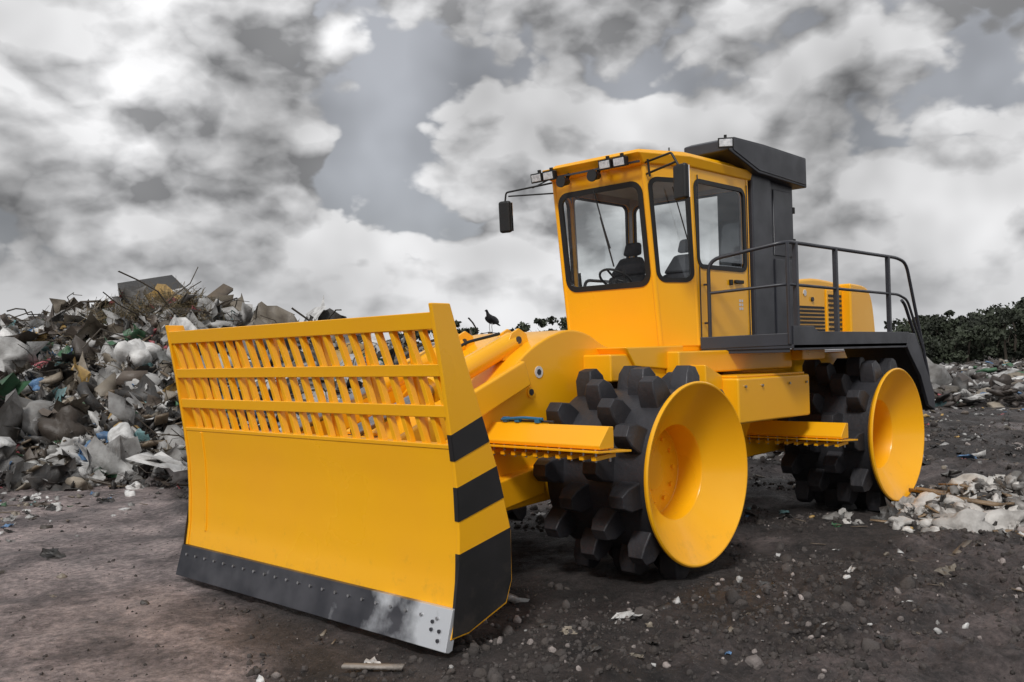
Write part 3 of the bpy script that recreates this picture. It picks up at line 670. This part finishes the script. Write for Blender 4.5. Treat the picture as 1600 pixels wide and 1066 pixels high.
def scatter(n,ur,dr,smul,zup=0,bigp=.02,thr=.08):
    U_=rng.uniform(*ur,n); D_=rng.uniform(*dr,n); X_,Y_=ud(U_,D_); H_=pile_h(U_,D_); G_=ground_h(X_,Y_)
    for k in range(n):
        if H_[k]<thr and rng.random()<.8: continue
        x,y,z=X_[k],Y_[k],max(H_[k],G_[k])
        r=rng.random(); s=smul*math.exp(rng.normal(-2.38,.55))
        z+=rng.uniform(-.3,.6)*s+zup
        if r<bigp: B.add(BIG[rng.integers(8)],(x,y,z),s*2.2,nrm_rot(.4),pick(),.05)
        elif r<.34: B.add(BAGS[rng.integers(12)],(x,y,z),s*np.array([1.3,1,.9]),nrm_rot(),pick(),.06)
        elif r<.70: B.add(SHT[rng.integers(12)],(x,y,z+.05),s*1.6,nrm_rot(.9),pick(),.06)
        elif r<.76: B.add(CRT[rng.integers(5)],(x,y,z),s*.9,nrm_rot(.8),pick(),.04)
        elif r<.84: B.add(PLK[rng.integers(4)],(x,y,z+.03),s*2.4,nrm_rot(.4),(.16,.12,.08))
        elif r<.97: B.add(STK[rng.integers(10)],(x,y,z+.05),s*4.5,nrm_rot(.4),(.05,.038,.026))
        else: B.add(BOT[0],(x,y,z+.02),s*.7,nrm_rot(.5),pick(),.03)
scatter(19000,(-15.5,-3),(15.6,25.5),1.0,0,.025)
scatter(5500,(-3,6),(17,26),1.0)
scatter(1500,(-30,-15.5),(15.6,26),1.6)
x,y=ud(-9.5,16.6); B.add(BIG[2],(x,y,.55),np.array([.8,.6,.55]),(.1,.2,2.2),(.72,.72,.71),.03)
x,y=ud(-8.4,16.5); B.add(BIG[6],(x,y,.2),np.array([.36,.3,.26]),(.1,.2,1.2),(.5,.5,.48),.03)
x,y=ud(-7.2,17.4); B.add(BIG[5],(x,y,.65),np.array([.42,.36,.34]),(.1,.2,1.2),(.66,.66,.65),.03)
x,y=ud(-10.4,18.2); B.add(BIG[4],(x,y,1.45),np.array([.42,.42,.28]),(.3,.2,1.2),(.025,.09,.05),.03)
for u,d,s_ in ((-10.6,20.2,.4),(-8.2,18.6,.38),(-6.7,20.5,.4),(-12.3,19.6,.4),(-5.7,21.8,.4)):
    x,y,z=pz(u,d); B.add(TY[0],(x,y,z+.15),s_,(rng.uniform(.5,1.3),rng.normal()*.4,rng.uniform(0,6)),(.02,.02,.02),.02)
B.make('rubbish',M_G,False,PILE)
B=Bulk()
for i in range(1200):
    u=rng.normal(-10.2,2.2); d=rng.uniform(19.5,25)
    x,y,z=pz(u,d); B.add(STK[rng.integers(10)],(x,y,z+rng.uniform(0,.15)),rng.uniform(.25,.65),nrm_rot(.35),(.055,.042,.028) if rng.random()<.7 else (.17,.13,.08),.15)
for i in range(2000):
    u=rng.normal(-8.7,.8); d=rng.uniform(22.,24.5); x,y,z=pz(u,d)
    B.add(STK[rng.integers(10)],(x,y,z+rng.uniform(.0,.45)),rng.uniform(.15,.4)*np.array([1,1.2,1.2]),nrm_rot(.8),(.2,.15,.08) if rng.random()<.5 else (.09,.075,.04),.15)
for i in range(70):
    u=rng.normal(-5.7,.35); d=rng.uniform(23.2,24.2); x,y,z=pz(u,d)
    a=rng.uniform(.5,1.4); B.add(SHT[rng.integers(8)],(x,y,z+.2),np.array([.36,.045,.05]),(0,-a,rng.uniform(0,6.28)),(.035,.05,.025),.1)
for i in range(160):
    u=rng.uniform(-8,3); d=rng.uniform(22,25); x,y,z=pz(u,d); B.add(STK[rng.integers(10)],(x,y,z+.05),rng.uniform(.2,.5),nrm_rot(.4),(.05,.04,.03),.15)
bx,by,bz0=pz(-.50,23.0); bz=max(2.60,bz0+.08)
B.add(tubep(3,6,.10,.15,8,.35),(bx,by,(bz+bz0)/2-.25),np.array([(bz-bz0)/2+.25,.9,.9]),(0,-math.pi/2,0),(.06,.048,.035),.1)
B.make('branches',attr_mat('dead_wood',.85,.2,30,.2),False,PILE)
# ------------------------------------------------------------ clods, stones
B=Bulk(); 
def in_machine(x,y): return (-.9<x<.9 or -5.3<x<-3.6) and abs(y)<1.95 or (2.7<x<3.0 and -2<y<1.8)
nC=34000
D_=5.2+18*rng.random(nC)**1.5; U_=rng.uniform(-.62,.62,nC)*D_; X_,Y_=ud(U_,D_); H_=ground_h(X_,Y_); CL=vn(X_*.9,Y_*.9,77); PM=pathdist(U_,D_)<.9
for k in range(nC):
    x,y,d=X_[k],Y_[k],D_[k]
    if in_machine(x,y) or rng.random()>CL[k]**1.5*1.6: continue
    if PM[k] and rng.random()<.85: continue
    s_=min(.06,math.exp(rng.normal(-4.6,.55)))*(.5 if PM[k] else 1)*(1+.035*d)
    v=rng.uniform(.03,.08) if rng.random()<.94 else rng.uniform(.14,.38)
    B.add(ROCK[rng.integers(8)],(x,y,H_[k]+s_*.15),s_*rng.uniform(.7,1.3,3),nrm_rot(1),(v*1.08,v*.94,v*.89),.1)
B.make('dirt_clods',attr_mat('clod_soil',.9,.5,60,.3))
B=Bulk()
def litter(u,d,smul):
    x,y=ud(u,d)
    if in_machine(x,y): return
    z=float(ground_h(np.float64(x),np.float64(y))); s=smul*math.exp(rng.normal(-2.9,.45)); r=rng.random()
    if r<.35: B.add(BAGS[rng.integers(12)],(x,y,z+s*.2),s,nrm_rot(.6),pick())
    elif r<.65: B.add(SHT[rng.integers(10)],(x,y,z+s*.25),s*1.4,nrm_rot(.25),pick())
    elif r<.8: B.add(PLK[rng.integers(4)],(x,y,z+.015),s*2.2,nrm_rot(.08),(.18,.14,.1))
    elif r<.95: B.add(STK[rng.integers(10)],(x,y,z+.01),s*2.5,nrm_rot(.1),(.08,.06,.045))
    else: B.add(CRT[rng.integers(5)],(x,y,z),s,nrm_rot(.3),pick())
for i in range(1700):
    d=6+24*rng.random()**.8; u=rng.uniform(-.6,.6)*d
    if pathdist(u,d)<1 and rng.random()<.85: continue
    litter(u,d,.38+d*.018)
for i in range(1500): litter(rng.uniform(5,26),rng.uniform(11,34),1.0)
for i in range(450): litter(-.54*12+rng.normal()*.8-.8,rng.uniform(8,15),.7)
x,y=ud(-.95,6.15); B.add(PLK[0],(x,y,float(ground_h(np.float64(x),np.float64(y)))+.03),np.array([.20,.28,.3]),(0,0,.1+2.1),(.30,.27,.24))
B.make('scattered_litter',M_G)
B=Bulk()
for i in range(1100):
    u=rng.normal(5.65,.75); d=rng.normal(11.3,.6); x,y=ud(u,d)
    if in_machine(x,y): continue
    h=.34*math.exp(-((u-5.75)/.8)**2-((d-11.4)/.55)**2); z=float(ground_h(np.float64(x),np.float64(y)))+h*rng.random()
    s=math.exp(rng.normal(-2.8,.45)); r=rng.random()
    v=rng.uniform(.3,.65) if rng.random()<.6 else rng.uniform(.03,.2); cl=(v,v*.96,v*.91)
    if r<.45: B.add(BAGS[rng.integers(12)],(x,y,z),s*1.1,nrm_rot(),cl)
    elif r<.54: B.add(BIG[rng.integers(8)],(x,y,z),s*1.5,nrm_rot(.4),cl,.04)
    elif r<.82: B.add(SHT[rng.integers(10)],(x,y,z+.03),s*1.4,nrm_rot(.6),cl)
    else: B.add(PLK[rng.integers(4)],(x,y,z+.02),s*2.6,nrm_rot(.2),(.25,.17,.1))
x,y=ud(5.65,11.6); B.add(BIG[1],(x,y,.24),np.array([.38,.28,.22]),(.1,.1,1),(.55,.54,.51),.03)
B.make('rubbish_heap',M_G)
B=Bulk()
for i in range(4500):
    d=rng.uniform(30,85); u=rng.uniform(.33,.72)*d; x,y=ud(u,d)
    m_=vn(np.float64(u*.3),np.float64(d*.12),91); 
    if rng.random()>m_*1.6: continue
    z=float(ground_h(np.float64(x),np.float64(y))); s=math.exp(rng.normal(-1.6,.4)); 
    B.add(BAGS[rng.integers(12)],(x,y,z+.1+m_*.5*rng.random()),s*np.array([1.3,1,.6]),nrm_rot(.4),pick() if rng.random()<.55 else (.06,.05,.045))
B.make('distant_rubbish',M_G)
# ------------------------------------------------------------ trees
LV=[];LC=[];TB=Bulk()
def tree(u,d,H,w):
    x,y=ud(u,d); z=-.3
    TB.add(tubep(int(rng.integers(1000)),8,.05,.12,7,.6),(x,y,z+H*.35),np.array([H*.38,H*.6,H*.6]),(0,-math.pi/2,rng.uniform(0,6)),(.05,.04,.03))
    for k in range(5): TB.add(tubep(int(rng.integers(1000)),6,.025,.2,5,.7),(x+rng.normal()*w*.2,y+rng.normal()*w*.2,z+H*.6),H*.25,(0,-rng.uniform(.6,1.3),rng.uniform(0,6.28)),(.05,.04,.03))
    for k in range(18):
        a=rng.uniform(0,6.28); hz=rng.uniform(.2,1); rr=math.sqrt(rng.random())*w*math.sqrt(max(.05,1-((hz-.55)/.5)**2))
        c_=np.array([x+rr*math.cos(a),y+rr*math.sin(a),z+H*hz*.93]); rad=rng.uniform(.5,1.0)*w*.32
        n=80; o=rng.normal(size=(n,3)); o/=np.linalg.norm(o,axis=1)[:,None]; o*=rad*(rng.random((n,1))**.4); o[:,2]*=.7
        P0=c_+o; shade=rng.uniform(.6,1.6)
        a1=rng.normal(size=(n,3)); a1/=np.linalg.norm(a1,axis=1)[:,None]; a2=np.cross(a1,rng.normal(size=(n,3))); a2/=np.linalg.norm(a2,axis=1)[:,None]
        sz=rng.uniform(.12,.28,(n,1))
        q=np.stack([P0+a1*sz,P0+a2*sz*.6,P0-a1*sz,P0-a2*sz*.6],1).reshape(-1,3); LV.append(q)
        col_=np.array([.030,.038,.022])*shade; LC.append(np.tile(col_,(n*4,1))*(1+rng.normal(size=(n*4,1))*.15))
for i in range(46):
    f=.39+.0085*i+rng.normal()*.006; d=rng.uniform(80,105)
    H=2.0+d*(.026+max(0,f-.42)*.16+.007*math.sin(f*60)+rng.uniform(-.008,.008)); tree(f*d,d,max(3.2,H),rng.uniform(2.2,4.2))
for i in range(26):
    f=-.12+.014*i; d=rng.uniform(88,105)
    if -.036<f<.004: H=2.4
    else: H=2.0+d*rng.uniform(.036,.046)
    tree(f*d,d,H,rng.uniform(1.6,2.6) if f<.06 else rng.uniform(2,3.5))
for i in range(26):
    f=-.66+.021*i; d=rng.uniform(95,115); tree(f*d,d,rng.uniform(4,5.5),rng.uniform(2,3.3))
LVc=np.concatenate(LV); LF=np.arange(len(LVc)).reshape(-1,4)
TR=new_empty('distant_trees'); mesh_np('leaves',LVc,LF,[attr_mat('foliage',.7,0,10,.0)],np.clip(np.concatenate(LC),.005,1),False,TR)
TB.make('trunks',attr_mat('bark',.9,.3,10,.2),True,TR)
# ------------------------------------------------------------ bird
bird=new_empty('black_bird')
M_BIRD=mat('black_feathers',(.014,.014,.016),.5,0,(.008,.008,.01),20,.2,60)
def blob(name,c,rad,rot,m=M_BIRD):
    bm=bmesh.new(); bmesh.ops.create_icosphere(bm,subdivisions=3,radius=1)
    bmesh.ops.transform(bm,matrix=Matrix.Translation(c)@Matrix.Rotation(rot[2],4,'Z')@Matrix.Rotation(rot[1],4,'Y')@Matrix.Diagonal((*rad,1)),verts=bm.verts); return finish(name,bm,m,bird,0,True,80)
me=bpy.data.meshes.new('body'); K=[((-.26,0,.20),.02),((-.16,0,.24),.055),((-.04,0,.29),.105),((.06,0,.35),.10),((.12,0,.43),.05),((.14,0,.49),.036),((.165,0,.525),.042),((.20,0,.52),.022),((.235,0,.505),.008)]
me.from_pydata([k[0] for k in K],[(i,i+1) for i in range(len(K)-1)],[]); ob=bpy.data.objects.new('body',me); scene.collection.objects.link(ob); ob.parent=bird
sk=ob.modifiers.new('s','SKIN'); 
for i,k in enumerate(K): me.skin_vertices[0].data[i].radius=(k[1]*.85,k[1])
me.skin_vertices[0].data[2].use_root=True; sb=ob.modifiers.new('ss','SUBSURF'); sb.levels=2; sb.render_levels=2; me.materials.append(M_BIRD)
for s_ in (-1,1):
    blob('wing',(-.06,s_*.085,.29),(.19,.03,.085),(0,-.35,s_*.08)); tube('leg',[(.0,s_*.04,.22),(.02,s_*.04,.12),(.0,s_*.04,.0)],.010,M_GREY,bird,6)
    for a in (-.5,0,.5): tube('toe',[(0,s_*.04,.0),(.05*math.cos(a),s_*.04+.05*math.sin(a),-.005)],.006,M_GREY,bird,5)
blob('tail',(-.27,0,.19),(.11,.045,.012),(0,-.4,0))
bird.location=(bx,by,bz); bird.rotation_euler=(0,0,math.radians(5)); bird.scale=(.95,.95,.98)
# ------------------------------------------------------------ world
SUN_EL=math.radians(46); sd=Vector((.80,.42,0)).normalized()
sunvec=Vector((sd.x*math.cos(SUN_EL),sd.y*math.cos(SUN_EL),math.sin(SUN_EL)))
w=bpy.data.worlds.new('World'); scene.world=w; w.use_nodes=True; nt=w.node_tree; nt.nodes.clear()
out=nd(nt,'ShaderNodeOutputWorld'); bg=nd(nt,'ShaderNodeBackground'); bg.inputs['Strength'].default_value=.1; nt.links.new(bg.outputs[0],out.inputs[0])
sky=nd(nt,'ShaderNodeTexSky'); sky.sky_type='NISHITA'; sky.sun_disc=False; sky.sun_elevation=SUN_EL; sky.sun_rotation=math.atan2(sd.x,sd.y)
grp=bpy.data.node_groups.new('cloud_density','ShaderNodeTree')
grp.interface.new_socket('Vector',in_out='INPUT',socket_type='NodeSocketVector'); grp.interface.new_socket('Value',in_out='OUTPUT',socket_type='NodeSocketFloat')
gi=nd(grp,'NodeGroupInput'); go=nd(grp,'NodeGroupOutput')
n1=nd(grp,'ShaderNodeTexNoise'); n1.inputs['Scale'].default_value=.9; n1.inputs['Detail'].default_value=7; n1.inputs['Roughness'].default_value=.5
grp.links.new(gi.outputs[0],n1.inputs['Vector'])
n3=nd(grp,'ShaderNodeTexNoise'); n3.inputs['Scale'].default_value=3.0; n3.inputs['Detail'].default_value=4; grp.links.new(gi.outputs[0],n3.inputs['Vector'])
vm=nd(grp,'ShaderNodeVectorMath',operation='SCALE'); vm.inputs['Scale'].default_value=.35; grp.links.new(n3.outputs['Color'],vm.inputs[0])
va=nd(grp,'ShaderNodeVectorMath',operation='ADD'); grp.links.new(gi.outputs[0],va.inputs[0]); grp.links.new(vm.outputs[0],va.inputs[1])
tot=n1.outputs['Fac']
for sc_,am in ((1.8,-.22),(4.6,-.12),(10.5,-.055)):
    vo=nd(grp,'ShaderNodeTexVoronoi'); vo.feature='F1'; vo.inputs['Scale'].default_value=sc_; grp.links.new(va.outputs[0],vo.inputs['Vector'])
    sq=nd(grp,'ShaderNodeMath',operation='POWER'); sq.inputs[1].default_value=1.6; grp.links.new(vo.outputs['Distance'],sq.inputs[0])
    mu=nd(grp,'ShaderNodeMath',operation='MULTIPLY_ADD'); mu.inputs[1].default_value=am; grp.links.new(sq.outputs[0],mu.inputs[0]); grp.links.new(tot,mu.inputs[2]); tot=mu.outputs[0]
grp.links.new(tot,go.inputs[0])
tc=nd(nt,'ShaderNodeTexCoord'); mp=nd(nt,'ShaderNodeMapping'); mp.inputs['Scale'].default_value=(3.0,3.0,4.6); mp.inputs['Location'].default_value=(3.3,1.7,.4)
nt.links.new(tc.outputs['Generated'],mp.inputs['Vector'])
def grpn(v):
    g=nd(nt,'ShaderNodeGroup'); g.node_tree=grp; nt.links.new(v,g.inputs[0]); return g.outputs[0]
d1=grpn(mp.outputs[0])
off=nd(nt,'ShaderNodeVectorMath',operation='ADD'); off.inputs[1].default_value=(.05,.02,.14); nt.links.new(mp.outputs[0],off.inputs[0]); d2=grpn(off.outputs[0])
df=nd(nt,'ShaderNodeMath',operation='SUBTRACT'); nt.links.new(d1,df.inputs[0]); nt.links.new(d2,df.inputs[1])
lt=nd(nt,'ShaderNodeMapRange'); lt.inputs['From Min'].default_value=-.085; lt.inputs['From Max'].default_value=.065; nt.links.new(df.outputs[0],lt.inputs['Value'])
sp=nd(nt,'ShaderNodeSeparateXYZ'); nt.links.new(tc.outputs['Generated'],sp.inputs[0])
cr=nd(nt,'ShaderNodeValToRGB'); e=cr.color_ramp.elements; e[0].position=0; e[0].color=(.27,.272,.28,1); e[1].position=1; e[1].color=(.92,.92,.93,1)
x_=e.new(.45); x_.color=(.58,.582,.592,1)
nt.links.new(lt.outputs['Result'],cr.inputs['Fac'])
gp=nd(nt,'ShaderNodeMix',data_type='RGBA'); gp.inputs['Factor'].default_value=.88
gs=nd(nt,'ShaderNodeVectorMath',operation='SCALE'); gs.inputs['Scale'].default_value=.1; nt.links.new(sky.outputs[0],gs.inputs[0]); nt.links.new(gs.outputs[0],gp.inputs['A']); gp.inputs['B'].default_value=(.43,.435,.455,1)
cv=nd(nt,'ShaderNodeMapRange'); cv.interpolation_type='SMOOTHSTEP'; cv.inputs['From Min'].default_value=.225; cv.inputs['From Max'].default_value=.265; nt.links.new(d1,cv.inputs['Value'])
mc=nd(nt,'ShaderNodeMix',data_type='RGBA'); nt.links.new(cv.outputs['Result'],mc.inputs['Factor']); nt.links.new(gp.outputs['Result'],mc.inputs['A']); nt.links.new(cr.outputs['Color'],mc.inputs['B'])
ln=nd(nt,'ShaderNodeTexNoise'); ln.inputs['Scale'].default_value=2.8; ln.inputs['Detail'].default_value=4; nt.links.new(tc.outputs['Generated'],ln.inputs['Vector'])
lm=nd(nt,'ShaderNodeMapRange'); lm.inputs['From Min'].default_value=.38; lm.inputs['From Max'].default_value=.56; lm.inputs['To Min'].default_value=.5; lm.inputs['To Max'].default_value=1.15; nt.links.new(ln.outputs['Fac'],lm.inputs['Value'])
el=nd(nt,'ShaderNodeMapRange'); el.inputs['From Min'].default_value=.05; el.inputs['From Max'].default_value=.5; el.inputs['To Min'].default_value=1.08; el.inputs['To Max'].default_value=.9; nt.links.new(sp.outputs['Z'],el.inputs['Value'])
ml=nd(nt,'ShaderNodeMath',operation='MULTIPLY'); nt.links.new(lm.outputs['Result'],ml.inputs[0]); nt.links.new(el.outputs['Result'],ml.inputs[1])
sc=nd(nt,'ShaderNodeVectorMath',operation='SCALE'); nt.links.new(mc.outputs['Result'],sc.inputs[0]); nt.links.new(ml.outputs[0],sc.inputs['Scale'])
hz=nd(nt,'ShaderNodeMapRange'); hz.interpolation_type='SMOOTHSTEP'; hz.inputs['From Min'].default_value=.14; hz.inputs['From Max'].default_value=-.01; hz.inputs['To Max'].default_value=.65; nt.links.new(sp.outputs['Z'],hz.inputs['Value'])
mh=nd(nt,'ShaderNodeMix',data_type='RGBA'); nt.links.new(hz.outputs['Result'],mh.inputs['Factor']); nt.links.new(sc.outputs[0],mh.inputs['A']); mh.inputs['B'].default_value=(.74,.745,.76,1)
fs=nd(nt,'ShaderNodeVectorMath',operation='SCALE'); fs.inputs['Scale'].default_value=10; nt.links.new(mh.outputs['Result'],fs.inputs[0])
nt.links.new(fs.outputs[0],bg.inputs['Color'])
sl_=bpy.data.lights.new('sun','SUN'); sl_.energy=2.3; sl_.angle=math.radians(11); sl_.color=(1,.98,.95); so=bpy.data.objects.new('sun',sl_); scene.collection.objects.link(so)
so.rotation_euler=(-sunvec).to_track_quat('-Z','Y').to_euler()
# ------------------------------------------------------------ camera
cd=bpy.data.cameras.new('camera'); cam=bpy.data.objects.new('camera',cd); scene.collection.objects.link(cam); scene.camera=cam
cd.sensor_width=36; cd.lens=36*1480/1600; cd.clip_end=6000; cd.clip_start=.05
p=math.radians(.93); r=math.radians(1.43)
f=Vector((-.725,-.688,0)).normalized()*math.cos(p)+Vector((0,0,math.sin(p)))
rt=f.cross(Vector((0,0,1))).normalized(); up=rt.cross(f)
rt2=rt*math.cos(r)-up*math.sin(r); up2=up*math.cos(r)+rt*math.sin(r)
cam.matrix_world=Matrix(((rt2.x,up2.x,-f.x,CX),(rt2.y,up2.y,-f.y,CY),(rt2.z,up2.z,-f.z,CZ),(0,0,0,1)))
